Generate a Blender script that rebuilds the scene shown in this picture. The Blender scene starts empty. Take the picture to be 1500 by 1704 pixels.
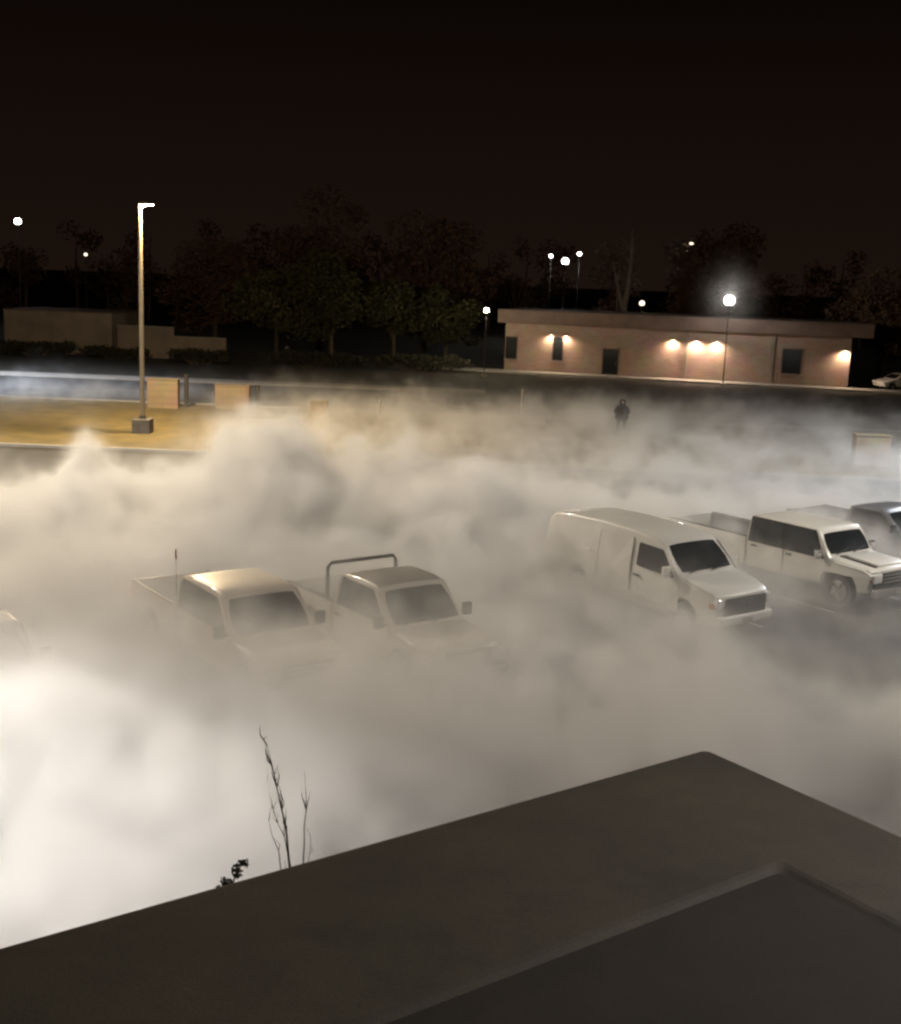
import bpy, bmesh, math, random
import numpy as np
from mathutils import Vector, Matrix
from mathutils.noise import noise as mnoise

rad = math.radians
random.seed(7)
SC = bpy.context.scene
COL = SC.collection

# ------------------------------------------------------------------ materials
def mat(name, col, rough=0.7, metal=0.0, coat=0.0, spec=0.5, var=0.0, vscale=3.0, bump=0.0, bscale=20.0, emit=None, estr=0.0, col2=None, coords='Object'):
    m = bpy.data.materials.new(name); m.use_nodes = True
    nt = m.node_tree; b = nt.nodes['Principled BSDF']
    b.inputs['Base Color'].default_value = (*col, 1); b.inputs['Roughness'].default_value = rough
    b.inputs['Metallic'].default_value = metal; b.inputs['Specular IOR Level'].default_value = spec
    if coat: b.inputs['Coat Weight'].default_value = coat; b.inputs['Coat Roughness'].default_value = 0.06
    if emit: b.inputs['Emission Color'].default_value = (*emit, 1); b.inputs['Emission Strength'].default_value = estr
    if var or col2 or bump:
        tc = nt.nodes.new('ShaderNodeTexCoord')
    if var or col2:
        n = nt.nodes.new('ShaderNodeTexNoise'); n.inputs['Scale'].default_value = vscale; n.inputs['Detail'].default_value = 6
        nt.links.new(tc.outputs[coords], n.inputs['Vector'])
        r = nt.nodes.new('ShaderNodeValToRGB')
        c2 = col2 or tuple(c * (1 - var) for c in col)
        r.color_ramp.elements[0].position = .35; r.color_ramp.elements[1].position = .68
        r.color_ramp.elements[0].color = (*c2, 1); r.color_ramp.elements[1].color = (*col, 1)
        nt.links.new(n.outputs['Fac'], r.inputs[0]); nt.links.new(r.outputs[0], b.inputs['Base Color'])
    if bump:
        n2 = nt.nodes.new('ShaderNodeTexNoise'); n2.inputs['Scale'].default_value = bscale; n2.inputs['Detail'].default_value = 5
        nt.links.new(tc.outputs[coords], n2.inputs['Vector'])
        bp = nt.nodes.new('ShaderNodeBump'); bp.inputs['Strength'].default_value = bump; bp.inputs['Distance'].default_value = .05
        nt.links.new(n2.outputs['Fac'], bp.inputs['Height']); nt.links.new(bp.outputs[0], b.inputs['Normal'])
    return m

def brick_mat(name, c1, c2, mortar, scale=1.0):
    m = mat(name, c1, .85)
    nt = m.node_tree; b = nt.nodes['Principled BSDF']
    tc = nt.nodes.new('ShaderNodeTexCoord'); mp = nt.nodes.new('ShaderNodeMapping'); mp.inputs['Rotation'].default_value = (rad(90), 0, 0)
    br = nt.nodes.new('ShaderNodeTexBrick'); br.inputs['Color1'].default_value = (*c1, 1); br.inputs['Color2'].default_value = (*c2, 1)
    br.inputs['Mortar'].default_value = (*mortar, 1); br.inputs['Scale'].default_value = scale
    br.inputs['Brick Width'].default_value = .6; br.inputs['Row Height'].default_value = .22; br.inputs['Mortar Size'].default_value = .02
    nt.links.new(tc.outputs['Object'], mp.inputs[0]); nt.links.new(mp.outputs[0], br.inputs['Vector'])
    n = nt.nodes.new('ShaderNodeTexNoise'); n.inputs['Scale'].default_value = .8; n.inputs['Detail'].default_value = 5
    nt.links.new(tc.outputs['Object'], n.inputs['Vector'])
    mx = nt.nodes.new('ShaderNodeMixRGB'); mx.blend_type = 'MULTIPLY'; mx.inputs[0].default_value = .5
    nt.links.new(br.outputs['Color'], mx.inputs[1]); nt.links.new(n.outputs['Color'], mx.inputs[2]); nt.links.new(mx.outputs[0], b.inputs['Base Color'])
    bp = nt.nodes.new('ShaderNodeBump'); bp.inputs['Strength'].default_value = .4; bp.inputs['Distance'].default_value = .02
    nt.links.new(br.outputs['Fac'], bp.inputs['Height']); bp.invert = True; nt.links.new(bp.outputs[0], b.inputs['Normal'])
    return m

def roof_mat(name, c1, c2, rough):
    m = mat(name, c1, rough, col2=c2, vscale=.9, bump=.10, bscale=160)
    nt = m.node_tree; b = nt.nodes['Principled BSDF']
    tc = nt.nodes.new('ShaderNodeTexCoord')
    def noise(sc, det):
        n = nt.nodes.new('ShaderNodeTexNoise'); n.inputs['Scale'].default_value = sc; n.inputs['Detail'].default_value = det
        n.inputs['Roughness'].default_value = .65; nt.links.new(tc.outputs['Object'], n.inputs['Vector']); return n
    src = b.inputs['Base Color'].links[0].from_socket
    for sc, det, lo, hi, k in ((5, 8, .38, .62, .25), (70, 4, .3, .7, .3)):
        n = noise(sc, det); r = nt.nodes.new('ShaderNodeMapRange'); r.inputs[1].default_value = lo; r.inputs[2].default_value = hi
        r.inputs[3].default_value = 1 - k; r.inputs[4].default_value = 1 + k * .4; nt.links.new(n.outputs['Fac'], r.inputs[0])
        mx = nt.nodes.new('ShaderNodeMixRGB'); mx.blend_type = 'MULTIPLY'; mx.inputs[0].default_value = 1
        nt.links.new(src, mx.inputs[1]); nt.links.new(r.outputs[0], mx.inputs[2]); src = mx.outputs[0]
    nt.links.new(src, b.inputs['Base Color'])
    return m
M = dict(
    asphalt=mat('asphalt', (.05, .05, .05), .85, var=.35, vscale=.6, bump=.5, bscale=40, coords='Object'),
    road=mat('road_asphalt', (.04, .04, .042), .8, var=.3, vscale=.4, bump=.4, bscale=30),
    earth=mat('dark_earth', (.035, .03, .02), .95, var=.5, vscale=.15, bump=.5, bscale=4),
    lawn=mat('dry_lawn', (.15, .108, .033), .95, col2=(.095, .073, .025), vscale=.9, bump=.9, bscale=14),
    concrete=mat('concrete', (.38, .36, .33), .85, var=.25, vscale=1.5, bump=.3, bscale=25),
    footing=mat('dark_concrete', (.15, .135, .115), .9, var=.35, vscale=2.5, bump=.3, bscale=20),  # darker concrete tone for the lamp post footings
    paint_line=mat('road_paint', (.6, .6, .56), .7, var=.4, vscale=3),
    roofcap=roof_mat('roof_membrane', (.044, .037, .021), (.027, .024, .012), .75),
    roofin=roof_mat('roof_inner', (.019, .014, .0065), (.012, .009, .004), .9),  # inner roof surface, darker than the raised edge
    brick=brick_mat('pink_brick', (.47, .33, .27), (.41, .27, .215), (.45, .38, .33), 1.0),
    tanblock=brick_mat('tan_block', (.33, .25, .155), (.30, .225, .14), (.27, .21, .15), .6),
    plaster=mat('pale_plaster', (.32, .27, .235), .9, var=.3, vscale=.6, bump=.2),
    fascia=mat('brown_fascia', (.20, .14, .118), .8, var=.3, vscale=.7),
    darkglass=mat('dark_glass', (.012, .015, .018), .12, spec=.6),
    carglass=mat('car_glass', (.015, .019, .023), .08, spec=.7, coat=.3),
    white=mat('white_paint', (.74, .72, .68), .32, coat=.6, var=.06, vscale=2),
    cream=mat('cream_paint', (.68, .63, .54), .32, coat=.6, var=.07, vscale=2),
    tanpaint=mat('tan_paint', (.63, .55, .46), .38, coat=.3, var=.07, vscale=2),
    greyroof=mat('grey_roof', (.22, .2, .18), .4, coat=.3, var=.1, vscale=3),  # cab roof panel, darker than the cream body
    greypaint=mat('grey_paint', (.16, .17, .19), .3, coat=.6, var=.08, vscale=2),
    blackplastic=mat('black_plastic', (.018, .018, .018), .5),
    rubber=mat('rubber', (.015, .015, .015), .85, bump=.3, bscale=30),
    chrome=mat('chrome', (.7, .7, .7), .12, metal=1),
    glint=mat('glint_chrome', (.9, .9, .88), .16, metal=1),  # mirror metal for the van's glint domes
    alloy=mat('alloy', (.45, .45, .45), .3, metal=1),
    lens=mat('headlight_lens', (.75, .75, .75), .08, spec=.8, coat=1),
    amber=mat('amber_lens', (.6, .2, .03), .15, coat=1),
    redlens=mat('red_lens', (.4, .02, .02), .2, coat=1, emit=(1, .05, .03), estr=.25),
    redflag=mat('red_flag', (.3, .05, .04), .7),
    steel=mat('painted_steel', (.27, .22, .155), .4, metal=.2, var=.15, vscale=3),
    darksteel=mat('dark_steel', (.06, .055, .05), .5, metal=.4),
    bark=mat('bark', (.11, .085, .06), .95, var=.5, vscale=4, bump=.6, bscale=15),
    palebark=mat('pale_bark', (.14, .12, .10), .9, col2=(.08, .07, .06), vscale=3, bump=.5, bscale=8),
    twig=mat('twig_bark', (.13, .085, .062), .9, var=.4, vscale=20),
    leaf=mat('leaf_green', (.062, .06, .022), .7, col2=(.04, .041, .015), vscale=.7),
    leafbrown=mat('leaf_brown', (.11, .06, .034), .8, col2=(.07, .04, .022), vscale=.6),
    leafdark=mat('leaf_dark', (.035, .036, .016), .8, col2=(.022, .02, .01), vscale=.8),
    leafplant=mat('leaf_plant', (.05, .065, .028), .6, var=.4, vscale=12),
    cloth=mat('dark_cloth', (.012, .010, .010), .9, var=.3, vscale=9),
    cloth2=mat('grey_cloth', (.06, .058, .052), .9, var=.3, vscale=9),
    skin=mat('skin', (.4, .25, .18), .6),
    wood=mat('pole_wood', (.12, .085, .06), .9, var=.4, vscale=3),
)
def emit_mat(name, col, s):
    m = bpy.data.materials.new(name); m.use_nodes = True; nt = m.node_tree; nt.nodes.clear()
    e = nt.nodes.new('ShaderNodeEmission'); e.inputs[0].default_value = (*col, 1); e.inputs[1].default_value = s
    o = nt.nodes.new('ShaderNodeOutputMaterial'); nt.links.new(e.outputs[0], o.inputs[0])
    m.cycles.emission_sampling = 'NONE'
    return m
M['glow_warm'] = emit_mat('glow_warm', (1, .85, .6), 14)
M['glow_white'] = emit_mat('glow_white', (1, .95, .88), 5)
M['glow_cool'] = emit_mat('glow_cool', (.85, .93, 1), 14)
M['glow_dim'] = emit_mat('glow_dim', (1, .82, .6), .8)
M['glow_tan'] = emit_mat('glow_tan', (1, .7, .45), .06)

# ------------------------------------------------------------------ mesh helpers
class MB:
    def __init__(s): s.v = []; s.f = []
    def add(s, vs, fs):
        n = len(s.v); s.v += [tuple(p) for p in vs]; s.f += [tuple(i + n for i in q) for q in fs]; return s
    def box(s, c, d, rz=0, taper=1.0):
        x, y, z = d[0] / 2, d[1] / 2, d[2] / 2
        vs = []
        for sz in (-1, 1):
            k = taper if sz > 0 else 1
            for sx, sy in ((-1, -1), (1, -1), (1, 1), (-1, 1)):
                px, py = sx * x * k, sy * y * k
                vs.append((c[0] + px * math.cos(rz) - py * math.sin(rz), c[1] + px * math.sin(rz) + py * math.cos(rz), c[2] + sz * z))
        return s.add(vs, [(3, 2, 1, 0), (4, 5, 6, 7), (0, 1, 5, 4), (1, 2, 6, 5), (2, 3, 7, 6), (3, 0, 4, 7)])
    def tube(s, pts, radii, n=8, cap=True):
        pts = [Vector(p) for p in pts]
        if not hasattr(radii, '__len__'): radii = [radii] * len(pts)
        rings = []; vs = []
        up = None
        for i, p in enumerate(pts):
            t = (pts[min(i + 1, len(pts) - 1)] - pts[max(i - 1, 0)]).normalized()
            if up is None: up = t.orthogonal().normalized()
            a = (up - t * up.dot(t)).normalized(); b = t.cross(a); up = a
            for k in range(n):
                w = 2 * math.pi * k / n
                vs.append(p + (a * math.cos(w) + b * math.sin(w)) * radii[i])
        fs = []
        for i in range(len(pts) - 1):
            for k in range(n):
                fs.append((i * n + k, i * n + (k + 1) % n, (i + 1) * n + (k + 1) % n, (i + 1) * n + k))
        if cap: fs.append(tuple(range(n))[::-1]); fs.append(tuple(range((len(pts) - 1) * n, len(pts) * n)))
        return s.add(vs, fs)
    def lathe(s, prof, c=(0, 0, 0), n=24, axis='z'):
        vs = []; fs = []; m = len(prof)
        for k in range(n):
            w = 2 * math.pi * k / n
            for r, h in prof:
                p = (r * math.cos(w), r * math.sin(w), h)
                if axis == 'y': p = (p[0], p[2], p[1])
                vs.append((c[0] + p[0], c[1] + p[1], c[2] + p[2]))
        for k in range(n):
            for j in range(m - 1):
                a, b = k * m + j, ((k + 1) % n) * m + j
                fs.append((a, b, b + 1, a + 1))
        return s.add(vs, fs)
    def prism(s, outline, y0, y1):
        n = len(outline)
        vs = [(x, y0, z) for x, z in outline] + [(x, y1, z) for x, z in outline]
        fs = [tuple(range(n)), tuple(range(2 * n - 1, n - 1, -1))] + [(i, i + n, (i + 1) % n + n, (i + 1) % n) for i in range(n)]
        return s.add(vs, fs)
    def sheet(s, x0, y0, x1, y1, z):
        return s.add([(x0, y0, z), (x1, y0, z), (x1, y1, z), (x0, y1, z)], [(0, 1, 2, 3)])
    def build(s, name, m, parent=None, smooth=False, bevel=0, seg=2, fn=None, loc=None):
        me = bpy.data.meshes.new(name)
        vs = [fn(*p) for p in s.v] if fn else s.v
        me.from_pydata(vs, [], s.f); me.materials.append(m)
        bm = bmesh.new(); bm.from_mesh(me); bmesh.ops.recalc_face_normals(bm, faces=bm.faces)
        if bevel:
            es = [e for e in bm.edges if len(e.link_faces) == 2 and e.calc_face_angle(0) > rad(28)]
            bmesh.ops.bevel(bm, geom=es, offset=bevel, segments=seg, profile=.6, affect='EDGES', clamp_overlap=True)
        bm.to_mesh(me); bm.free()
        if smooth:
            for p in me.polygons: p.use_smooth = True
        o = bpy.data.objects.new(name, me); COL.objects.link(o)
        if smooth:
            me.set_sharp_from_angle(angle=rad(40)) if hasattr(me, 'set_sharp_from_angle') else None
        if parent: o.parent = parent
        if loc: o.location = loc
        return o

def tag(o, label=None, cat=None, group=None, kind=None):
    if label: o['label'] = label
    if cat: o['category'] = cat
    if group: o['group'] = group
    if kind: o['kind'] = kind
    return o
def empty(name, loc, rz, label, cat, group=None):
    o = bpy.data.objects.new(name, None); COL.objects.link(o); o.empty_display_size = .3
    o.location = loc; o.rotation_euler = (0, 0, rz)
    return tag(o, label, cat, group)
def copy_tree(o, parent=None):
    c = o.copy(); COL.objects.link(c)
    if parent: c.parent = parent
    for ch in [x for x in bpy.data.objects if x.parent == o]:
        copy_tree(ch, c)
    return c

# ------------------------------------------------------------------ camera
CAMH = 8.0
cd = bpy.data.cameras.new('camera'); cam = bpy.data.objects.new('camera', cd); COL.objects.link(cam)
cd.sensor_fit = 'HORIZONTAL'; cd.sensor_width = 36; cd.lens = 48; cd.clip_end = 3000; cd.clip_start = .05
p_, r_ = rad(11), rad(2)
Fv = Vector((0, math.cos(p_), -math.sin(p_))); R0 = Vector((1, 0, 0)); U0 = Vector((0, math.sin(p_), math.cos(p_)))
Rv = R0 * math.cos(r_) + U0 * math.sin(r_); Uv = -R0 * math.sin(r_) + U0 * math.cos(r_)
cam.matrix_world = Matrix(((Rv.x, Uv.x, -Fv.x, 0), (Rv.y, Uv.y, -Fv.y, 0), (Rv.z, Uv.z, -Fv.z, CAMH), (0, 0, 0, 1)))
SC.camera = cam

# ------------------------------------------------------------------ ground
def struct(name, mb, m, **k):
    return tag(mb.build(name, m, **k), kind='structure')
struct('ground', MB().sheet(-900, -300, 900, 1800, -.016), M['earth'])
struct('parking_lot', MB().sheet(-60, -20, 60, 52.0, -.008), M['asphalt'])
# lawn strip beyond the lot, gently uneven
def lawn(name, x0, y0, x1, y1, z, nx, ny):
    mb = MB(); vs = []; fs = []
    for j in range(ny + 1):
        for i in range(nx + 1):
            x = x0 + (x1 - x0) * i / nx; y = y0 + (y1 - y0) * j / ny
            e = min(i, j, nx - i, ny - j) > 0
            vs.append((x, y, z + (.10 + .1 * mnoise((x * .15, y * .15, 3)) if e else 0)))
    for j in range(ny):
        for i in range(nx):
            a = j * (nx + 1) + i; fs.append((a, a + 1, a + nx + 2, a + nx + 1))
    return mb.add(vs, fs).build(name, M['lawn'], smooth=True)
KA = rad(-2.0)
lw = lawn('lawn', -70, 0, 70, 19.2, .02, 70, 14); lw.location = (0, 52.35, 0); lw.rotation_euler = (0, 0, KA); tag(lw, kind='structure')
kb = MB().box((0, -.09, .055), (140, .18, .15)).build('kerb', M['concrete'], bevel=.02); kb.location = (0, 52.35, 0); kb.rotation_euler = (0, 0, KA); tag(kb, kind='structure')
kb2 = MB().box((0, 19.3, .04), (140, .18, .12)).build('kerb', M['concrete'], bevel=.02); kb2.location = (0, 52.35, 0); kb2.rotation_euler = (0, 0, KA); tag(kb2, kind='structure')
rd = MB().sheet(-160, 19.4, 160, 33.5, -.004).build('road', M['road']); rd.location = (0, 52.35, 0); rd.rotation_euler = (0, 0, KA); tag(rd, kind='structure')
ln = MB()
for k in range(-20, 20): ln.sheet(k * 6, 26.4, k * 6 + 3, 26.55, .001)
ln = ln.build('road_markings', M['paint_line']); ln.location = (0, 52.35, 0); ln.rotation_euler = (0, 0, KA); tag(ln, kind='structure')
pv = MB().box((-60, 34.6, .05), (122, 2.0, .16)).build('pavement', M['concrete'], bevel=.02); pv.location = (0, 52.35, 0); pv.rotation_euler = (0, 0, KA); tag(pv, kind='structure')
# parking bays: lines along the parked direction
HD = Vector((.582, -.813, 0)); LD = Vector((.813, .582, 0)); VA = math.atan2(HD.y, HD.x)
pm = MB()
for k in range(-8, 10):
    c = Vector((-2.5, 21.1, 0)) + LD * (2.72 * k + 1.38) - HD * 2.6
    a = c - HD * 2.9; b = c + HD * 2.9; w = LD * .05
    pm.add([a - w, a + w, b + w, b - w], [(0, 1, 2, 3)])
pm = pm.build('parking_markings', M['paint_line']); pm.location.z = -.004; tag(pm, kind='structure')

# ------------------------------------------------------------------ vehicles
def arch(cx, cz, r, z0, n=9):
    """points along a wheel arch from the rear lip to the front lip, open below z0"""
    a0 = math.asin(max(-1, min(1, (z0 - cz) / r)))
    return [(cx + r * math.cos(t), cz + r * math.sin(t)) for t in [math.pi - a0 + (a0 * 2 - math.pi) * i / (n - 1) for i in range(n)]]

def width_fn(hw, zs, tum, pw, xf, tf, xr=None, tr=0):
    """half width as a function of (x, z): tumblehome above zs, plan taper ahead of xf and behind xr"""
    def w(x, z):
        k = 1 - tum * max(0, z - zs) ** pw
        if z < .7: k -= .05 * (.7 - z)
        if x > xf: k -= tf * ((x - xf) / -xf) ** 2
        if xr is not None and x < xr: k -= tr * (xr - x) ** 2
        return hw * k
    return w

def fine(outline, step=.18):
    out = []
    n = len(outline)
    for i in range(n):
        a, b = outline[i], outline[(i + 1) % n]
        d = math.hypot(b[0] - a[0], b[1] - a[1]); k = max(1, int(d / step))
        for j in range(k): out.append((a[0] + (b[0] - a[0]) * j / k, a[1] + (b[1] - a[1]) * j / k))
    return out

def crowned(outline, wf, crown=.0, ny=8, edge=.07):
    """closed body: the side outline swept across the width, rounded towards the flanks"""
    o = fine(outline); n = len(o)
    cx = sum(p[0] for p in o) / n
    # inward normals of the outline
    area = sum(o[i][0] * o[(i + 1) % n][1] - o[(i + 1) % n][0] * o[i][1] for i in range(n))
    sg = 1 if area > 0 else -1
    nor = []
    for i in range(n):
        a, b = o[i - 1], o[(i + 1) % n]
        tx, tz = b[0] - a[0], b[1] - a[1]; l = math.hypot(tx, tz) or 1
        nor.append((-tz / l * sg, tx / l * sg))
    prof = [(-1.0, edge * 1.0), (-.985, edge * .42), (-.955, edge * .12), (-.9, 0)]
    prof += [(-.9 + 1.8 * j / ny, 0) for j in range(1, ny)] + [(.9, 0), (.955, edge * .12), (.985, edge * .42), (1.0, edge)]
    vs = []; fs = []
    for t, ins in prof:
        for i, (x, z) in enumerate(o):
            px, pz = x + nor[i][0] * ins, z + nor[i][1] * ins
            zc = pz - crown * t * t * (1 if z > 1.0 else 0) * min(1, max(0, (z - 1.0) / .2))
            # nose and tail bow slightly in plan
            bx = px - (.10 * t * t if x > -.35 else 0) + (.05 * t * t if x < o[0][0] - 99 else 0)
            vs.append((bx, t * wf(x, z), zc))
    m = len(prof)
    for j in range(m - 1):
        for i in range(n):
            a = j * n + i; b = j * n + (i + 1) % n
            fs.append((a, b, b + n, a + n))
    fs.append(tuple(range(n))); fs.append(tuple(range((m - 1) * n, m * n))[::-1])
    return MB().add(vs, fs)

def side_panel(poly, wf, s, off, thick=.012, step=.15):
    """a panel lying on the flank s (+1 left, -1 right), proud by off"""
    o = fine(poly, step); n = len(o)
    out = [(x, s * (wf(x, z) + off), z) for x, z in o]; inn = [(x, s * (wf(x, z) + off - thick), z) for x, z in o]
    return MB().add(out + inn, [tuple(range(n)), tuple(range(2 * n - 1, n - 1, -1))] + [(i, i + n, (i + 1) % n + n, (i + 1) % n) for i in range(n)])

def rounded(poly, r=.05, n=4):
    out = []
    k = len(poly)
    for i in range(k):
        p0, p1, p2 = Vector(poly[i - 1]), Vector(poly[i]), Vector(poly[(i + 1) % k])
        d0 = (p0 - p1); d2 = (p2 - p1); rr = min(r, d0.length * .45, d2.length * .45)
        a = p1 + d0.normalized() * rr; b = p1 + d2.normalized() * rr
        for j in range(n + 1):
            t = j / n; q = a * (1 - t) ** 2 + p1 * 2 * t * (1 - t) + b * t * t
            out.append((q.x, q.y))
    return out

def cross_panel(p_lo, p_hi, wlo, whi, off, nseg=8, bow=0.04, crown=0.0, thick=.01):
    """windscreen-like panel between two (x,z) points, half widths wlo/whi, bowed in plan"""
    d = Vector((p_hi[0] - p_lo[0], 0, p_hi[1] - p_lo[1])).normalized(); nrm = Vector((-d.z, 0, d.x))
    if nrm.z < 0: nrm = -nrm
    return d, nrm

def quad_panel(a, b, c, d, nrm, off, thick=.012, n=6, bow=0, rnd=.06):
    """rounded quad a,b,c,d (bottom left, bottom right, top right, top left), proud by off along nrm"""
    a, b, c, d = map(Vector, (a, b, c, d)); nrm = Vector(nrm).normalized()
    uv = rounded([(0, 0), (1, 0), (1, 1), (0, 1)], rnd, 4); uv = fine(uv, .12)
    def P(u, v):
        p = (a * (1 - u) + b * u) * (1 - v) + (d * (1 - u) + c * u) * v
        return p + nrm * (off - bow * (2 * u - 1) ** 2)
    o = [P(u, v) for u, v in uv]; k = len(o)
    i_ = [q - nrm * thick for q in o]
    ctr = [P(.5, v) for v in (.5,)]
    # fan in strips so that the bow stays curved: grid fill
    mb = MB(); gx, gy = 10, 3
    vs = []; fs = []
    for j in range(gy + 1):
        for i in range(gx + 1):
            u, v = i / gx, j / gy
            # pull the corners in to round them
            ru = .5 + (u - .5) * (1 - .06 * (abs(2 * v - 1) ** 6)); rv = .5 + (v - .5) * (1 - .05 * (abs(2 * u - 1) ** 6))
            vs.append(P(ru, rv))
    m0 = len(vs); vs += [q - nrm * thick for q in vs]
    for j in range(gy):
        for i in range(gx):
            q = j * (gx + 1) + i
            fs.append((q, q + 1, q + gx + 2, q + gx + 1)); fs.append((q + m0 + gx + 1, q + m0 + gx + 2, q + m0 + 1, q + m0))
    ring = [i for i in range(gx + 1)] + [j * (gx + 1) + gx for j in range(1, gy + 1)] + [gy * (gx + 1) + i for i in range(gx - 1, -1, -1)] + [j * (gx + 1) for j in range(gy - 1, 0, -1)]
    for i in range(len(ring)):
        p, q = ring[i], ring[(i + 1) % len(ring)]; fs.append((p, p + m0, q + m0, q))
    return mb.add(vs, fs)

def wheel(root, x, y, r, w, s):
    t = MB().lathe([(r * .62, -w * .5), (r * .93, -w * .5), (r, -w * .36), (r, w * .36), (r * .93, w * .5), (r * .62, w * .5), (r * .60, 0), (r * .62, -w * .5)], n=28, axis='y')
    hub = empty_part('wheel', root, (x, y, r))
    t.build('tyre', M['rubber'], hub, smooth=True)
    rim = MB().lathe([(r * .64, -w * .46), (r * .64, w * .40), (r * .55, w * .46), (r * .5, w * .28), (r * .2, w * .34), (r * .16, w * .42), (.001, w * .42)], n=28, axis='y')
    if s < 0: rim.v = [(a, -b, c) for a, b, c in rim.v]
    for k in range(5):
        an = k * 2 * math.pi / 5
        pts = [(r * q * math.cos(an), s * w * .38, r * q * math.sin(an)) for q in (.15, .55)]
        rim.tube(pts, [r * .09, r * .06], 6)
    rim.build('rim', M['alloy'], hub, smooth=True)
    return hub
def empty_part(name, root, loc):
    o = bpy.data.objects.new(name, None); COL.objects.link(o); o.parent = root; o.location = loc; o.empty_display_size = .1
    return o

def mirror_part(root, x, y, z, s, m):
    mb = MB().box((x, y + s * .16, z), (.12, .2, .26)).box((x + .02, y + s * .05, z - .08), (.06, .16, .05))
    o = mb.build('wing_mirror', m, root, bevel=.03, seg=3, smooth=True)
    MB().box((x - .065, y + s * .16, z), (.006, .16, .2)).build('mirror_glass', M['chrome'], o)
    return o

def make_van(loc, rz):
    root = empty('cargo_van', loc, rz, 'white hooded cargo van with windowless sides parked alone in the smoke', 'van', 'vehicles parked in the smoke')
    R = .37; fx, rx = -1.02, -4.75
    ol = [(-.06, .34), (.0, .42), (.03, .62), (.0, .86), (-.03, 1.08), (-.14, 1.17), (-.5, 1.25), (-1.0, 1.34), (-1.18, 1.38), (-1.55, 1.74), (-1.84, 2.0), (-2.0, 2.075), (-2.4, 2.14), (-3.0, 2.18), (-4.2, 2.19), (-5.3, 2.15), (-5.8, 2.08), (-5.98, 1.95), (-6.05, 1.6), (-6.1, 1.0), (-6.1, .5), (-6.02, .4)]
    ol += arch(rx, R + .02, .46, .36) + arch(fx, R + .02, .46, .36)
    wf = width_fn(1.01, 1.15, .135, 1.2, -.9, .10)
    crowned(ol, wf, .03).build('body', M['white'], root, smooth=True)
    # floor pan closing the wheel wells
    MB().box((-3.0, 0, .42), (5.7, 1.7, .16)).build('underbody', M['blackplastic'], root, bevel=.02)
    n_ws = (.62, 0, .72)
    quad_panel((-1.21, -.87, 1.42), (-1.21, .87, 1.42), (-1.79, .80, 1.965), (-1.79, -.80, 1.965), (.69, 0, .73), .02, bow=.035).build('windshield', M['carglass'], root, smooth=True)
    wp = MB()
    for y0, y1 in ((-.7, -.05), (.05, .7)): wp.tube([(-1.14, y0, 1.415), (-1.24, y1, 1.475)], .012, 6)
    wp.build('wiper', M['blackplastic'], root)
    for s in (-1, 1):
        dr = side_panel(rounded([(-1.15, .5), (-1.15, 1.34), (-1.72, 1.93), (-2.72, 1.97), (-2.72, .5)], .08), wf, s, .006).build('door', M['white'], root)
        MB().box((-2.56, s * (wf(-2.56, 1.1) + .03), 1.1), (.2, .04, .05)).build('handle', M['blackplastic'], dr, bevel=.012)
        side_panel(rounded([(-1.34, 1.27), (-1.80, 1.86), (-2.60, 1.89), (-2.60, 1.33)], .06), wf, s, .013).build('side_window', M['carglass'], root)
        mirror_part(root, -1.45, s * (wf(-1.45, 1.35)), 1.42, s, M['white'])
        side_panel(rounded([(-2.82, .55), (-2.82, 1.97), (-4.0, 1.98), (-4.0, .55)], .05), wf, s, .004).build('side_panel', M['white'], root)
        side_panel([(-1.55, .52), (-1.55, .62), (-4.22, .62), (-4.22, .52)], wf, s, .016, .02).build('rub_strip', M['white'], root, bevel=.006)
        MB().lathe([(.001, .05), (.03, .042), (.05, .02), (.055, -.01)], (-4.35, 0, 1.36), 14, 'y').build('glint_dome', M['glint'], root, smooth=True, fn=lambda x, y, z, s=s: (x, s * (wf(-4.35, 1.36) + y), z))  # chrome dome added so the flank catches a lamp glint
        MB().box((-.10, s * .80, .92), (.2, .2, .24)).build('headlight', M['lens'], root, bevel=.05, seg=3, smooth=True)
        MB().box((-.19, s * .915, .86), (.12, .06, .13)).build('turn_signal', M['amber'], root, bevel=.02)
        MB().box((-6.09, s * .82, 1.15), (.05, .12, .4)).build('tail_light', M['redlens'], root, bevel=.02)
        for x in (fx, rx): wheel(root, x, s * .86, R, .24, s)
    g = MB().box((.015, 0, .84), (.06, 1.36, .40)).build('grille', M['blackplastic'], root, bevel=.03)
    gb = MB()
    for k in range(4): gb.box((.045, 0, .69 + k * .1), (.03, 1.3, .022))
    gb.lathe([(.001, .02), (.07, .015), (.08, -.01)], (.05, 0, .86), 14, 'y')
    gb.build('grille_bars', M['darksteel'], g)
    MB().box((.0, 0, .52), (.2, 1.78, .24)).build('bumper', M['white'], root, bevel=.07, seg=3, smooth=True)
    MB().box((-6.14, 0, .5), (.12, 1.8, .18)).build('bumper', M['blackplastic'], root, bevel=.04)
    MB().box((.11, 0, .5), (.012, .34, .12)).build('plate', M['concrete'], root)
    return root

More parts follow.
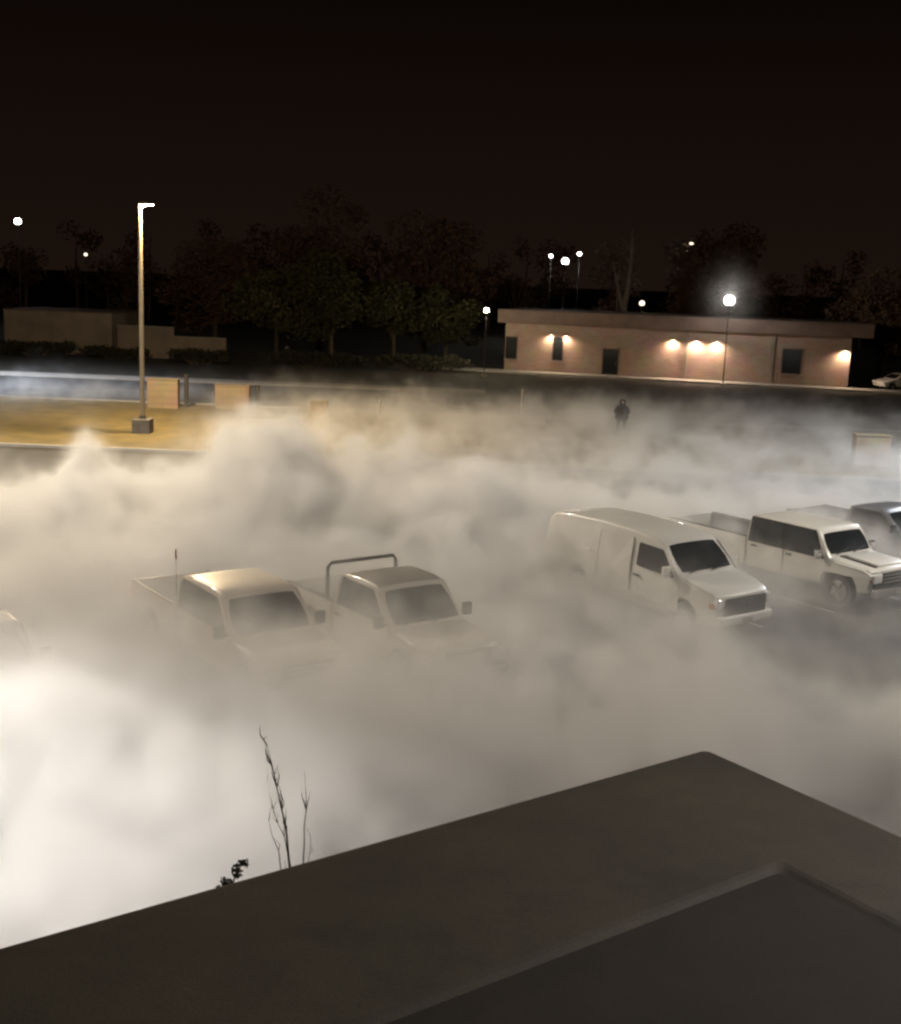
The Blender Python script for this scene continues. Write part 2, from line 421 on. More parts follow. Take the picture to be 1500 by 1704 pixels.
def make_pickup(name, label, loc, rz, m, L, cab_end, zroof, style, roof_m=None, hood_z=1.08, rack=False, big=False, group='vehicles parked in the smoke', cat='pickup truck'):
    root = empty(name, loc, rz, label, cat, group)
    R = .43 if big else .38; fx = -.95; rx = -(L - 1.15)
    ra = R + .10
    wsb = -1.32; hz = hood_z
    if style == 'boxy':
        wst = -1.72; roof = [(-1.82, zroof - .015), (-2.4, zroof + .01), (cab_end + .4, zroof), (cab_end + .06, zroof - .03), (cab_end, zroof - .12), (cab_end - .04, hz + .12)]
        nose = [(-.04, .5), (.02, .58), (.03, .8), (.02, hz - .05), (-.06, hz + .02), (-.5, hz + .055), (-1.1, hz + .09), (wsb, hz + .10)]
    else:
        wst = -1.98; roof = [(-2.12, zroof - .02), (-2.55, zroof), (cab_end + .45, zroof - .03), (cab_end + .16, zroof - .1), (cab_end + .02, hz + .2), (cab_end, hz + .1)]
        nose = [(-.04, .44), (.02, .52), (.03, .75), (.0, hz - .14), (-.1, hz - .03), (-.5, hz + .03), (-1.1, hz + .09), (wsb, hz + .10)]
    zt = zroof - .09
    ol = nose + [(wst, zt)] + roof + [(cab_end, .5), (cab_end + .06, .42)] + arch(fx, R + .02, ra, .44)
    hw = .97 if big else .93
    wf = width_fn(hw, hz + .02, .17 if style != 'boxy' else .13, 1.1, -.9, .08)
    crowned(ol, wf, .025).build('body', m, root, smooth=True)
    if roof_m:
        nx = 8; mb = MB(); vs = []; fs = []
        xs = [wst - .06 + (cab_end + .3 - wst + .06) * i / nx for i in range(nx + 1)]
        for x in xs:
            for j in range(9):
                t = -1 + 2 * j / 8
                zz = zroof + .012 - .03 * t * t - (.05 * ((x - wst + .4) / .4) ** 2 if x > wst - .4 else 0) - (.06 * ((cab_end + .6 - x) / .3) ** 2 if x < cab_end + .6 else 0)
                vs.append((x, t * (wf(x, zroof) - .06), zz))
        k = len(vs); vs += [(a, b, c - .02) for a, b, c in vs]
        for i in range(nx):
            for j in range(8):
                q = i * 9 + j; fs += [(q, q + 1, q + 10, q + 9), (q + k + 9, q + k + 10, q + k + 1, q + k)]
        ring = list(range(9)) + [i * 9 + 8 for i in range(1, nx + 1)] + [nx * 9 + j for j in range(7, -1, -1)] + [i * 9 for i in range(nx - 1, 0, -1)]
        for i in range(len(ring)):
            p, q = ring[i], ring[(i + 1) % len(ring)]; fs.append((p, p + k, q + k, q))
        mb.add(vs, fs).build('roof_panel', roof_m, root, smooth=True)
    MB().box((-L / 2, 0, .48), (L - .6, 1.2, .16)).build('underbody', M['blackplastic'], root, bevel=.02)
    dz = zt - (hz + .10); dx = wst - wsb; l = math.hypot(dx, dz); nr = (dz / l, 0, -dx / l)
    a = .07; b = .93
    wl = wf(wsb, hz + .1) - .10; wh = wf(wst, zt) - .09
    quad_panel((wsb + dx * a, -wl, hz + .1 + dz * a), (wsb + dx * a, wl, hz + .1 + dz * a), (wsb + dx * b, wh, hz + .1 + dz * b), (wsb + dx * b, -wh, hz + .1 + dz * b), nr, .014, bow=.02).build('windshield', M['carglass'], root, smooth=True)
    quad_panel((cab_end - .035, -.62, hz + .2), (cab_end - .035, .62, hz + .2), (cab_end + .09 if style != 'boxy' else cab_end - .02, .55, zroof - .16), (cab_end + .09 if style != 'boxy' else cab_end - .02, -.55, zroof - .16), (-1, 0, .15), .02).build('rear_window', M['carglass'], root, smooth=True)
    wp = MB()
    for y0, y1 in ((-.65, -.05), (.05, .65)): wp.tube([(wsb + .02, y0, hz + .13), (wsb + dx * .2, y1, hz + .12 + dz * .2)], .012, 6)
    wp.build('wiper', M['blackplastic'], root)
    crew = style == 'boxy'
    zb = hz + .13; ztp = zroof - .13
    if style == 'boxy': zb, ztp = hz + .06, zroof - .085
    for s in (-1, 1):
        if style == 'boxy':
            side_panel(rounded([(wsb - .12, zb - .045), (wst - .10, ztp + .035), (cab_end + .07, ztp + .035), (cab_end + .05, zb - .045)], .05), wf, s, .010).build('window_frame', M['blackplastic'], root)
        doors = [(wsb - .08, wst - .05, -2.72 if crew else cab_end + .12)]
        if crew: doors.append((-2.80, -2.80, cab_end + .14))
        for i, (xb, xt, xr) in enumerate(doors):
            xr_t = xr + (.08 if not crew and style != 'boxy' else .02)
            d = side_panel(rounded([(xb, .56), (xb, zb - .03), (xt, ztp + .04), (xr_t, ztp + .04), (xr, zb - .03), (xr, .56)], .06), wf, s, .006).build('door', m, root)
            MB().box((xr + .14, s * (wf(xr, hz - .1) + .028), hz - .08), (.18, .04, .045)).build('handle', M['blackplastic'], d, bevel=.012)
            side_panel(rounded([(xb - .14 if i == 0 else xb - .05, zb), (xt - .10 if i == 0 else xt - .05, ztp), (xr_t + .08, ztp), (xr + .07, zb)], .05), wf, s, .014).build('side_window', M['carglass'], root)
        mirror_part(root, wsb - .2, s * wf(wsb - .2, zb), zb + .1, s, M['blackplastic'] if style != 'boxy' else M['chrome'])
        if style == 'boxy':
            MB().box((.02, s * .72, hz - .22), (.08, .36, .24)).build('headlight', M['lens'], root, bevel=.03, seg=3, smooth=True)
            # flat fender shelves standing out from the nose
            side_panel(rounded([(.0, hz - .14), (-.25, hz - .02), (-1.15, hz + .02), (-1.2, hz - .1), (-1.45, hz - .12), (-1.6, .62), (-1.5, .56), (-1.38, hz - .28), (-.52, hz - .26), (-.3, .7), (-.1, .62)], .05), wf, s, .05, .12).build('fender', m, root, bevel=.015)
        else:
            MB().box((-.02, s * .74, hz - .26), (.14, .34, .2)).build('headlight', M['lens'], root, bevel=.04, seg=3, smooth=True)
        MB().box((-.08, s * (hw - .06), hz - .27), (.12, .07, .1)).build('turn_signal', M['amber'], root, bevel=.02)
        for x in (fx, rx): wheel(root, x, s * (hw - .14), R, .26, s)
    if style == 'boxy':
        MB().prism([(-.12, hz - .05), (-.12, hz + .085), (-.6, hz + .125), (-1.22, hz + .155), (-1.22, hz - .05)], -.52, .52).build('hood', m, root, bevel=.03, smooth=True)
        for s in (-1, 1):
            MB().prism([(-.14, hz - .02), (-.14, hz + .045), (-.6, hz + .078), (-1.24, hz + .118), (-1.24, hz - .02)], s * .545, s * .605).build('hood_seal', M['blackplastic'], root)
    if style == 'boxy': MB().box((.02, 0, .72), (.05, 1.7, .34)).build('front_guard', M['blackplastic'], root, bevel=.02)
    g = MB().box((.03, 0, hz - .24), (.06, 1.06, .3)).build('grille', M['blackplastic'], root, bevel=.02)
    gb = MB()
    for k in range(3): gb.box((.062, 0, hz - .33 + k * .09), (.03, 1.02, .026))
    gb.build('grille_bars', M['chrome'], g)
    MB().box((.08, 0, .56), (.2, 1.8, .22)).build('bumper', M['chrome'] if style != 'boxy' else M['alloy'], root, bevel=.05, seg=3, smooth=True)
    MB().box((.187, 0, .57), (.01, .32, .14)).build('plate', M['concrete'], root)
    # bed: open box behind the cab
    x0, x1 = cab_end - .06, -L
    bt = hz + .10
    bed = MB().box(((x0 + x1) / 2, 0, .66), (abs(x1 - x0) - .02, 2 * hw - .16, .1))
    bed.box((x0 - .03, 0, (bt + .6) / 2), (.06, 2 * hw - .2, bt - .6))
    bo = bed.build('bed_floor', M['blackplastic'], root)
    for s in (-1, 1):
        o2 = [(x0, .46), (x0, bt), (x1 + .03, bt), (x1, bt - .05), (x1, .55), (x1 + .06, .48)] + arch(rx, R + .02, ra, .46)
        y0, y1 = s * (hw - .09), s * (hw - .005)
        MB().prism(fine(o2, .3), min(y0, y1), max(y0, y1)).build('bed_side', m, root, bevel=.02, smooth=True)
        MB().box(((x0 + x1) / 2, s * (hw - .105), (bt + .7) / 2), (abs(x1 - x0) - .1, .022, bt - .72)).build('bed_liner', M['blackplastic'], root)
        MB().box(((x0 + x1) / 2, s * (hw - .047), bt + .012), (abs(x1 - x0) - .06, .085, .024)).build('bed_rail', M['blackplastic'], root, bevel=.008)
        MB().box((x1 - .005, s * (hw - .05), .92), (.05, .09, .34)).build('tail_light', M['redlens'], root, bevel=.015)
    MB().box((x1 + .03, 0, (bt + .56) / 2), (.06, 2 * hw - .22, bt - .56)).build('tailgate', m, root, bevel=.015)
    MB().box((x1 - .08, 0, .52), (.14, 1.7, .16)).build('bumper', M['chrome'], root, bevel=.03)
    if rack:
        rk = MB()
        xa, xb2 = cab_end - .32, cab_end - .2
        zt2 = zroof + .03
        rk.tube([(xa, -.86, bt), (xa, -.86, zt2 - .1), (xa + .01, -.78, zt2), (xa + .01, .78, zt2), (xa, .86, zt2 - .1), (xa, .86, bt)], .045, 8)
        rk.tube([(xa, -.86, bt + .06), (xa - .45, -.86, bt + .02)], .03, 8); rk.tube([(xa, .86, bt + .06), (xa - .45, .86, bt + .02)], .03, 8)
        rk.build('headache_rack', M['blackplastic'], root, smooth=True)
    return root

make_van((6.88, 26.9, 0), VA)
make_pickup('pickup_truck', 'cream pickup with grey roof and black rack behind its cab', (.42, 22.2, 0), VA, M['cream'], 5.7, -3.62, 1.93, 'std', roof_m=M['greyroof'], rack=True)
P1 = make_pickup('pickup_truck', 'tan pickup sunk in smoke with a thin red-tipped aerial behind its cab', (-2.50, 21.06, 0), VA, M['tanpaint'], 6.5, -4.05, 1.97, 'std', hood_z=1.11)
ae = MB().tube([(-4.2, -.80, 1.2), (-4.22, -.80, 2.15)], .006, 6).build('aerial', M['blackplastic'], P1)
MB().tube([(-4.22, -.80, 2.15), (-4.225, -.80, 2.35)], .024, 8).build('aerial_flag', M['redflag'], ae)
make_pickup('pickup_truck', 'white boxy crew cab pickup with flat bright roof at the right edge', (11.4, 29.95, 0), VA, M['white'], 7.1, -4.05, 1.9, 'boxy', hood_z=1.14, big=True)
make_pickup('pickup_truck', 'white pickup cut off by the left edge, buried in smoke', (-6.98, 18.25, 0), VA, M['white'], 5.5, -3.35, 1.84, 'std')
make_pickup('pickup_truck', 'grey pickup behind the flat-roofed white pickup, half lost in smoke', (14.6, 33.6, 0), VA, M['greypaint'], 5.5, -3.35, 1.8, 'std')

# ------------------------------------------------------------------ foreground roof
def make_roof():
    A = Vector((-.813, -.582, 0)); B = Vector((.582, -.813, 0))
    root = empty('flat_roof', (1.11, 4.79, 0), 0, 'dark flat roof corner with a wide raised edge just below the viewpoint', 'roof')
    LA, LB, zc = 9.0, 9.0, 6.1
    def pt(a, b, z): q = A * a + B * b; return (q.x, q.y, z)
    wl, wr = .92, .61; ch = .07
    mb = MB()
    # outer ring (rounded corner), cap top, inner drop
    def ring(a0, b0, z, r=.035):
        pts = [pt(LA, b0, z)]
        for t in range(5):
            w = t / 4 * math.pi / 2
            pts.append(pt(a0 + r - r * math.sin(w), b0 + r - r * math.cos(w), z))
        pts.append(pt(a0, LB, z)); return pts
    rs = [ring(0, 0, zc - .7), ring(0, 0, zc - .03), ring(.012, .012, zc - .008), ring(.03, .03, zc), ring(wr - .07, wl - .08, zc - .002), ring(wr - .05, wl - .06, zc - .006), ring(wr - .02, wl - .03, zc - .016)]
    n = len(rs[0]); vs = [p for q in rs for p in q]; fs = []
    for j in range(len(rs) - 1):
        for i in range(n - 1): fs.append((j * n + i, j * n + i + 1, (j + 1) * n + i + 1, (j + 1) * n + i))
    mb.add(vs, fs).build('roof_edge', M['roofcap'], root)
    MB().add([pt(wr - .10, wl - .10, zc - .014), pt(LA, wl - .10, zc - .014), pt(LA, LB, zc - .014), pt(wr - .10, LB, zc - .014)], [(0, 1, 2, 3)]).build('roof_surface', M['roofin'], root)
    w = MB()
    q = [pt(.25, .25, 0), pt(LA, .25, 0), pt(LA, LB, 0), pt(.25, LB, 0)]; q2 = [(x, y, zc - .69) for x, y, _ in q]
    w.add(q + q2, [(0, 1, 5, 4), (1, 2, 6, 5), (2, 3, 7, 6), (3, 0, 4, 7), (4, 5, 6, 7)])
    w.build('wall', M['brick'], root)
    MB().add([pt(0, 0, zc - .69), pt(LA, 0, zc - .69), pt(LA, LB, zc - .69), pt(0, LB, zc - .69)], [(0, 1, 2, 3)]).build('soffit', M['fascia'], root)
make_roof()

exec_later = []
# ------------------------------------------------------------------ lamps
def lamp_light(name, loc, watts, col, radius=.15, spot=None, blend=.35, parent=None, aim=(0, 0, -1)):
    ld = bpy.data.lights.new(name, 'SPOT' if spot else 'POINT'); ld.energy = watts; ld.color = col; ld.shadow_soft_size = radius
    if spot: ld.spot_size = rad(spot); ld.spot_blend = blend
    o = bpy.data.objects.new(name, ld); COL.objects.link(o); o.location = loc
    o.rotation_euler = Vector(aim).to_track_quat('-Z', 'Y').to_euler()
    if parent: o.parent = parent
    return o

def lot_lamp(loc, h, rz, label, watts, col, glow='glow_warm', spot=150, aim=(0, 0, -1)):
    r = empty('lamp_post', loc, rz, label, 'lamp post', 'tall lamp posts round the lot')
    MB().box((0, 0, .39), (.86, .86, .78)).build('footing', M['footing'], r, bevel=.03)
    MB().box((0, 0, .80), (.4, .4, .05)).box((0, 0, .87), (.26, .26, .12)).build('base_plate', M['darksteel'], r, bevel=.01)
    MB().tube([(0, 0, .8), (0, 0, h * .5), (0, 0, h)], [.12, .105, .085], 12).build('pole', M['steel'], r, smooth=True)
    MB().tube([(0, 0, h - .15), (.25, 0, h - .05)], .05, 8).build('arm', M['steel'], r)
    hd = MB().prism([(.06, h - .03), (.1, h + .12), (.35, h + .11), (.66, h + .01), (.66, h - .04), (.1, h - .06)], -.18, .18).build('lamp_head', M['steel'], r, bevel=.02)
    MB().add([(.13, -.15, h - .068), (.62, -.15, h - .056), (.62, .15, h - .056), (.13, .15, h - .068)], [(0, 1, 2, 3)]).build('lamp_lens', M[glow], hd)
    lamp_light('lamp_light', (.42, 0, h - .2), watts, col, .2, spot, .3, r, aim)
    return r
lot_lamp((-15.15, 58.24, 0), 10.95, 0, 'tall lit lamp post on a square concrete footing at the lawn edge', 3800, (1, .74, .42), spot=None)
lot_lamp((-20.0, 42.0, 0), 16, 0, 'lamp post left of the lot, beside the tallest smoke', 5000, (1, .88, .71))
lot_lamp((-7.9, 11.2, 0), 7.2, rad(20), 'lamp post left of the dark flat roof, nearest the building', 950, (1, .945, .88), spot=118)
lot_lamp((-14.6, 26.5, 0), 11, 0, 'added out-of-view lamp post left of the tan pickup', 480, (1, .85, .66))  # unseen lamp added to lift the dark smoke round the left pickups
lot_lamp((16.4, 29.2, 0), 11, rad(180), 'lamp post right of the white boxy pickup', 1050, (1, .92, .80))
lot_lamp((6.6, 5.6, 0), 11, rad(150), 'added out-of-view lamp post right of the dark flat roof', 520, (1, .90, .84), spot=160)  # unseen lamp added to brighten the roof and the smoke near it
lot_lamp((24.8, 48.8, 0), 10, rad(180), 'added out-of-view lamp post at the right end of the lawn', 2600, (.88, .93, 1), spot=165)  # unseen lamp added to light the far band of smoke
lot_lamp((-36, 80, 0), 9, 0, 'lamp post by the far road on the left', 3500, (.78, .86, 1), 'glow_cool')

def road_lamp(loc, h, label, glow, r, watts=0, col=(1, .95, .88), pole=.055, m='darksteel'):
    root = empty('street_lamp', loc, 0, label, 'street lamp')
    MB().box((0, 0, .1), (.4, .4, .2)).build('footing', M['concrete'], root, bevel=.02)
    MB().tube([(0, 0, .15), (0, 0, h - r)], [pole, pole * .8], 8).build('pole', M[m], root, smooth=True)
    MB().lathe([(.001, h + r * .95), (r * .5, h + r * .84), (r * .87, h + r * .5), (r, h), (r * .87, h - r * .5), (r * .5, h - r * .86), (.001, h - r)], n=16).build('lamp_globe', M[glow], root, smooth=True)
    MB().lathe([(pole, h - r * 1.5), (r * .6, h - r * .78), (r * .5, h - r * .70), (.001, h - r * .9)], n=16).build('collar', M[m], root)
    if watts: lamp_light('lamp_light', (0, 0, h), watts, col, r * 1.05, parent=root)
    return root
road_lamp((22.26, 100.2, 0), 7.0, 'globe lamp glaring above the long low brick building', 'glow_white', .44, 1000)
road_lamp((-53.9, 150, 0), 13.0, 'far white lamp high at the left edge', 'glow_white', .40, 1500)
road_lamp((-51.8, 170, 0), 9.5, 'tiny faint lamp right of the far white lamp on the left', 'glow_dim', .22)
road_lamp((-18.2, 130, 0), 4.5, 'tiny pale lamp shining through the dark green trees', 'glow_dim', .24)
road_lamp((11.9, 160, 0), 11.3, 'left small lamp of the cluster of three far lamps', 'glow_white', .23)
road_lamp((13.8, 160, 0), 10.7, 'largest and lowest lamp of the cluster of three far lamps', 'glow_white', .44, 3500)
road_lamp((15.6, 160, 0), 11.7, 'right small lamp of the cluster of three far lamps', 'glow_white', .25)
road_lamp((33.8, 180, 0), 14.0, 'tiny yellow lamp high between the forked trunk and the globe lamp', 'glow_dim', .36, 1500, (1, .8, .5))
road_lamp((17.5, 116, 0), 6.3, 'dim lamp just above the brick building roof, beside the forked trunk', 'glow_dim', .25)
road_lamp((2.4, 101, 0), 5.5, 'bright small lamp left of the brick building by the trees', 'glow_warm', .19, 2000, (1, .85, .6))
road_lamp((40.2, 103, 0), 3.2, 'small lamp above the cars at the far right', 'glow_dim', .16)
road_lamp((42.3, 105, 0), 2.7, 'lower small lamp above the cars at the far right edge', 'glow_dim', .2)

# ------------------------------------------------------------------ brick building across the road
BA = math.atan2(101.04 - 108.11, 32.85 - 4.94)
BLEN = 28.8
def make_building():
    root = empty('brick_building', (4.94, 108.4, 0), BA, 'long low brick building with lit wall and flat brown roof across the road', 'building')
    W = 28.9
    MB().box((W / 2 - .3, 5.0, 2.15), (W + .6, 10, 4.3)).build('wall', M['brick'], root)
    MB().box((W / 2 + .2, 4.95, 4.85), (W + 3.0, 10.5, 1.1)).build('roof', M['fascia'], root, bevel=.04)
    MB().box((W / 2 + .2, 4.95, 5.43), (W + 3.06, 10.56, .06)).build('coping', M['fascia'], root)
    def win(x, z, w, h, m, nm='window'):
        f = MB().box((x, -.03, z), (w + .16, .08, h + .16)).build(nm, M['fascia'], root)
        MB().box((x, -.075, z), (w, .02, h)).build('pane', M[m], f)
        if nm == 'window': MB().box((x, -.09, z - h / 2 - .1), (w + .3, .18, .06)).build('sill', M['concrete'], f)
        return f
    win(-.0, 2.1, 1.0, 1.9, 'darkglass')
    win(4.2, 2.2, .86, 2.0, 'darkglass')
    d = win(8.9, 1.22, 1.3, 2.3, 'darkglass', 'door'); MB().tube([(9.4, -.12, 1.0), (9.4, -.12, 1.4)], .02, 6).build('handle', M['chrome'], d)
    win(24.2, 2.1, 1.5, 2.0, 'darkglass')
    for x in (15.35, 22.6): MB().box((x, -.07, 2.13), (.3, .14, 4.24)).build('pilaster', M['plaster'], root, bevel=.01)
    for x, zz, w in ((3.55, 3.5, 100), (4.85, 3.5, 100), (14.2, 3.55, 160), (16.2, 3.55, 240), (17.9, 3.55, 240), (28.5, 3.3, 200)):
        s = MB().prism([(-.09, zz - .1), (.09, zz - .1), (.06, zz + .1), (-.06, zz + .1)], -.18, 0)
        o = s.build('wall_light', M['darksteel'], root); o.location = (x, -.003, 0)
        b = MB().add([(x - .08, -.17, zz - .105), (x + .08, -.17, zz - .105), (x + .08, -.02, zz - .105), (x - .08, -.02, zz - .105)], [(0, 1, 2, 3)]).build('bulb', M['glow_warm'], root)
        b.parent = o; b.location = (-x, 0, 0)
        lamp_light('wall_lamp_light', (x, -.36, zz - .16), w * .65, (1, .72, .5), .1, 165, .8, root, (0, .15, -1))
    return root
make_building()
wk = MB().box((15.5, -1.3, .06), (44, 2.2, .2)).build('walkway', M['concrete'], bevel=.03); wk.location = (4.94, 108.4, 0); wk.rotation_euler = (0, 0, BA); tag(wk, kind='structure')

# pale building and wall on the far left
bw = empty('plastered_building', (-41.2, 110.2, 0), rad(-2), 'pale low windowless building with a flat roof behind the left hedge', 'building')
MB().box((5.0, 4, 1.9), (9.9, 8, 3.8)).build('wall', M['plaster'], bw)
MB().box((5.0, 4, 3.86), (10.1, 8.2, .12)).build('roof', M['fascia'], bw)
gw = empty('boundary_wall', (-30.6, 109.5, 0), rad(-6), 'long pale boundary wall stepping down right of the pale building', 'wall')
MB().box((2.6, 0, 1.4), (5.2, .3, 2.8)).box((7.6, 0, 1.0), (4.8, .3, 2.0)).build('wall', M['plaster'], gw)
MB().box((2.6, 0, 2.83), (5.3, .4, .06)).box((7.6, 0, 2.03), (4.8, .4, .06)).build('coping', M['concrete'], gw)

# masonry piers, posts
def pier(x, y, w, h, d, label):
    r = empty('masonry_pier', (x, y, 0), rad(0), label, 'pier', 'tan masonry piers along the lawn')
    MB().box((0, 0, h / 2), (w, d, h)).build('block', M['tanblock'], r, bevel=.02)
    MB().box((0, 0, h + .035), (w + .08, d + .08, .07)).build('coping', M['tanblock'], r, bevel=.015)
pier(-16.7, 68.9, 1.75, 1.75, .6, 'tan masonry pier just right of the tall lamp post')
pier(-12.95, 70.2, 2.0, 1.4, .6, 'lower tan masonry pier right of the one by the lamp post')
pier(-7.6, 67.5, .9, .9, .6, 'smallest masonry pier, sunk in smoke mid lawn')
pier(19.45, 55.6, 1.6, 1.5, .6, 'tan masonry pier at the right end of the lawn')
def post(x, y, h, r, m, label):
    e = empty('post', (x, y, 0), 0, label, 'post', 'posts along the lawn')
    MB().tube([(0, 0, 0), (0, 0, h)], r, 10).build('shaft', M[m], e, smooth=True)
    MB().lathe([(r * 1.25, h - .02), (r * 1.25, h + .05), (r * .7, h + .09), (.001, h + .1)], n=10).build('cap', M[m], e)
post(-15.55, 69.6, 1.95, .13, 'darksteel', 'dark post against the tan pier right of the lamp post')
post(-11.7, 71.3, 1.3, .12, 'darksteel', 'short dark post right of the lower tan pier')
post(-4.16, 66.8, 1.15, .07, 'concrete', 'thin white post left of centre on the lawn')
post(4.11, 72.9, 1.5, .07, 'concrete', 'thin white post left of the standing person')

# ------------------------------------------------------------------ trees
def leaves(mb, c, r, n, size, rng):
    for _ in range(n):
        while True:
            p = Vector((rng.uniform(-1, 1), rng.uniform(-1, 1), rng.uniform(-1, 1)))
            if p.length < 1: break
        p = Vector((c[0] + p.x * r[0], c[1] + p.y * r[1], c[2] + p.z * r[2]))
        a = Vector((rng.gauss(0, 1), rng.gauss(0, 1), rng.gauss(0, .7))).normalized(); b = a.orthogonal().normalized()
        s = size * rng.uniform(.6, 1.3)
        a *= s; b *= s * .55
        mb.add([p - a, p + b, p + a, p - b], [(0, 1, 2, 3)])
def tree(name, loc, h, w, label, m, seed, trunk='bark', n=1500, size=.28, bare=.28, group='dark trees across the road', tilt=0):
    rng = random.Random(seed)
    root = empty(name, loc, rng.uniform(0, 6), label, 'tree', group)
    tr = MB(); cr = MB()
    lean = (rng.uniform(-.3, .3), rng.uniform(-.3, .3))
    tr.tube([(0, 0, -.1), (lean[0] * .3, lean[1] * .3, h * .25), (lean[0], lean[1], h * .5), (lean[0] * 1.3, lean[1] * 1.3, h * .85)], [h * .028, h * .02, h * .014, h * .004], 8)
    clumps = []
    for k in range(rng.randint(15, 20)):
        an = rng.uniform(0, 6.283); z0 = h * rng.uniform(bare, .7)
        t = rng.uniform(.35, 1.0); zt = h * rng.uniform(bare + .05, .96)
        prof = math.sin(math.pi * min(1, max(.12, (zt / h - bare * .6) / (1.05 - bare * .6)))) ** .6
        e = (math.cos(an) * w * t * prof, math.sin(an) * w * t * prof, zt)
        s = (lean[0] * z0 / h, lean[1] * z0 / h, z0 * .8)
        mid = tuple((s[i] + e[i]) / 2 + (0, 0, h * .04)[i] for i in range(3))
        tr.tube([s, mid, e], [h * .009, h * .006, h * .002], 5)
        clumps.append(e)
        if rng.random() < .6: clumps.append(mid)
    for e in clumps:
        q = rng.uniform(.6, 1.3)
        leaves(cr, e, (w * .42 * q, w * .42 * q, h * .13 * q), int(3.6 * n / len(clumps) * q), size * .74, rng)
    tr.build('trunk', M[trunk], root, smooth=True)
    cr.build('crown', M[m], root)
    return root
LB = 'tree across the road'
tree('broad_tree', (-23.5, 118, 0), 10.5, 4.4, 'reddish brown tree behind the pale wall, left of the tall lamp post', 'leafbrown', 1, n=2200)
tree('broad_tree', (-16.8, 113, 0), 8.3, 4.0, 'dark green tree at the left end of the row across the road', 'leaf', 2, n=2400)
tree('broad_tree', (-11.5, 111, 0), 9.8, 4.4, 'tallest olive green tree with a pale lamp shining at its right', 'leaf', 3, n=2800)
tree('broad_tree', (-5.8, 112, 0), 7.4, 4.0, 'low dark green tree in the middle of the row across the road', 'leaf', 4, n=2400)
tree('broad_tree', (-1.0, 113, 0), 7.2, 3.6, 'dark green tree at the right end of the row, beside the small bright lamp', 'leaf', 5, n=2200)
tree('broad_tree', (-14.5, 128, 0), 15.5, 5.5, 'tall brown tree rising behind the left green trees', 'leafbrown', 6, n=2600, size=.34)
tree('broad_tree', (-3.5, 130, 0), 13.5, 6.0, 'tall brown tree rising behind the middle green trees', 'leafbrown', 7, n=2600, size=.34)
tree('broad_tree', (37.8, 108, 0), 9.6, 4.0, 'brown tree at the right end of the brick building', 'leafbrown', 8, n=2400)
tree('broad_tree', (27, 128, 0), 14.0, 5.0, 'dim tree behind the right half of the brick building', 'leafbrown', 9, n=2000, size=.34)
rng = random.Random(77); fw = MB()
for k in range(90):
    x = -150 + k * 3.6 + rng.uniform(-1.5, 1.5); y = rng.uniform(172, 205); h = rng.uniform(9, 17)
    if 8 < x < 20: y += 18
    fw.tube([(x, y, -.2), (x + rng.uniform(-.4, .4), y, h * .5), (x + rng.uniform(-.6, .6), y, h * .85)], [.3, .2, .05], 5)
    for q in range(7):
        zz = h * rng.uniform(.3, .92)
        leaves(fw, (x + rng.uniform(-2.4, 2.4), y + rng.uniform(-2, 2), zz), (1.9, 1.9, 1.6), 80, .3, rng)
tag(fw.build('far_wood', M['leafbrown']), kind='stuff')
# bare forked trunk behind the building
def forked():
    root = empty('bare_tree', (16.2, 119, 0), 0, 'pale bare forked trunk standing up behind the brick building', 'tree')
    t = MB()
    t.tube([(0, 0, -.1), (-.15, 0, 3), (0, 0, 5.6)], [.4, .36, .32], 10)
    t.tube([(0, 0, 5.4), (.25, 0, 7.2), (.45, 0, 9.4), (.5, .1, 11.6), (.4, .1, 13.2)], [.30, .27, .22, .16, .05], 8)
    t.tube([(0, 0, 5.4), (-.5, .1, 7.2), (-.9, .1, 8.6), (-1.3, .2, 10.2)], [.22, .18, .13, .04], 8)
    for q in range(7):
        z = 8.2 + q * .6; s = -1 if q % 2 else 1
        t.tube([(.35, 0, z), (.35 + s * .5, .1, z + .8), (.35 + s * 1.1, .1, z + 1.2)], [.06, .04, .012], 5)
    t.build('trunk', M['palebark'], root, smooth=True)
forked()
def shrub(name, loc, r, label, seed, m='leafdark', n=900, size=.16, group=None, cat='shrub'):
    rng = random.Random(seed); root = empty(name, loc, 0, label, cat, group)
    tw = MB(); lf = MB()
    for k in range(14):
        e = (rng.uniform(-1, 1) * r[0] * .8, rng.uniform(-1, 1) * r[1] * .8, r[2] * rng.uniform(.5, 1))
        tw.tube([(e[0] * .3, e[1] * .3, -.05), (e[0] * .7, e[1] * .7, e[2] * .5), e], [.04, .03, .01], 5)
        leaves(lf, (e[0], e[1], e[2] * .75), (r[0] * .3, r[1] * .4, r[2] * .35), n // 14, size, rng)
    tw.build('stems', M['bark'], root); lf.build('foliage', m if not isinstance(m, str) else M[m], root)
shrub('hedge_shrub', (-37.4, 107.5, 0), (3.4, .8, 1.3), 'low dark hedge in front of the pale building', 21, n=1600, group='dark hedges on the left')
shrub('hedge_shrub', (-30.0, 106.8, 0), (3.2, .8, 1.1), 'low dark hedge in front of the boundary wall', 22, n=1500, group='dark hedges on the left')
shrub('hedge_shrub', (-22.0, 103.5, 0), (2.6, .8, 1.3), 'dark hedge just right of the tall lamp post', 23, n=1400, group='dark hedges on the left')
shrub('hedge_shrub', (-12.0, 104.5, 0), (4.5, .8, 1.5), 'dark hedge under the olive green trees', 24, n=1800, group='dark hedges on the left')
shrub('hedge_shrub', (-3.0, 105, 0), (4.2, .8, 1.4), 'dark hedge between the green trees and the brick building', 25, n=1700, group='dark hedges on the left')

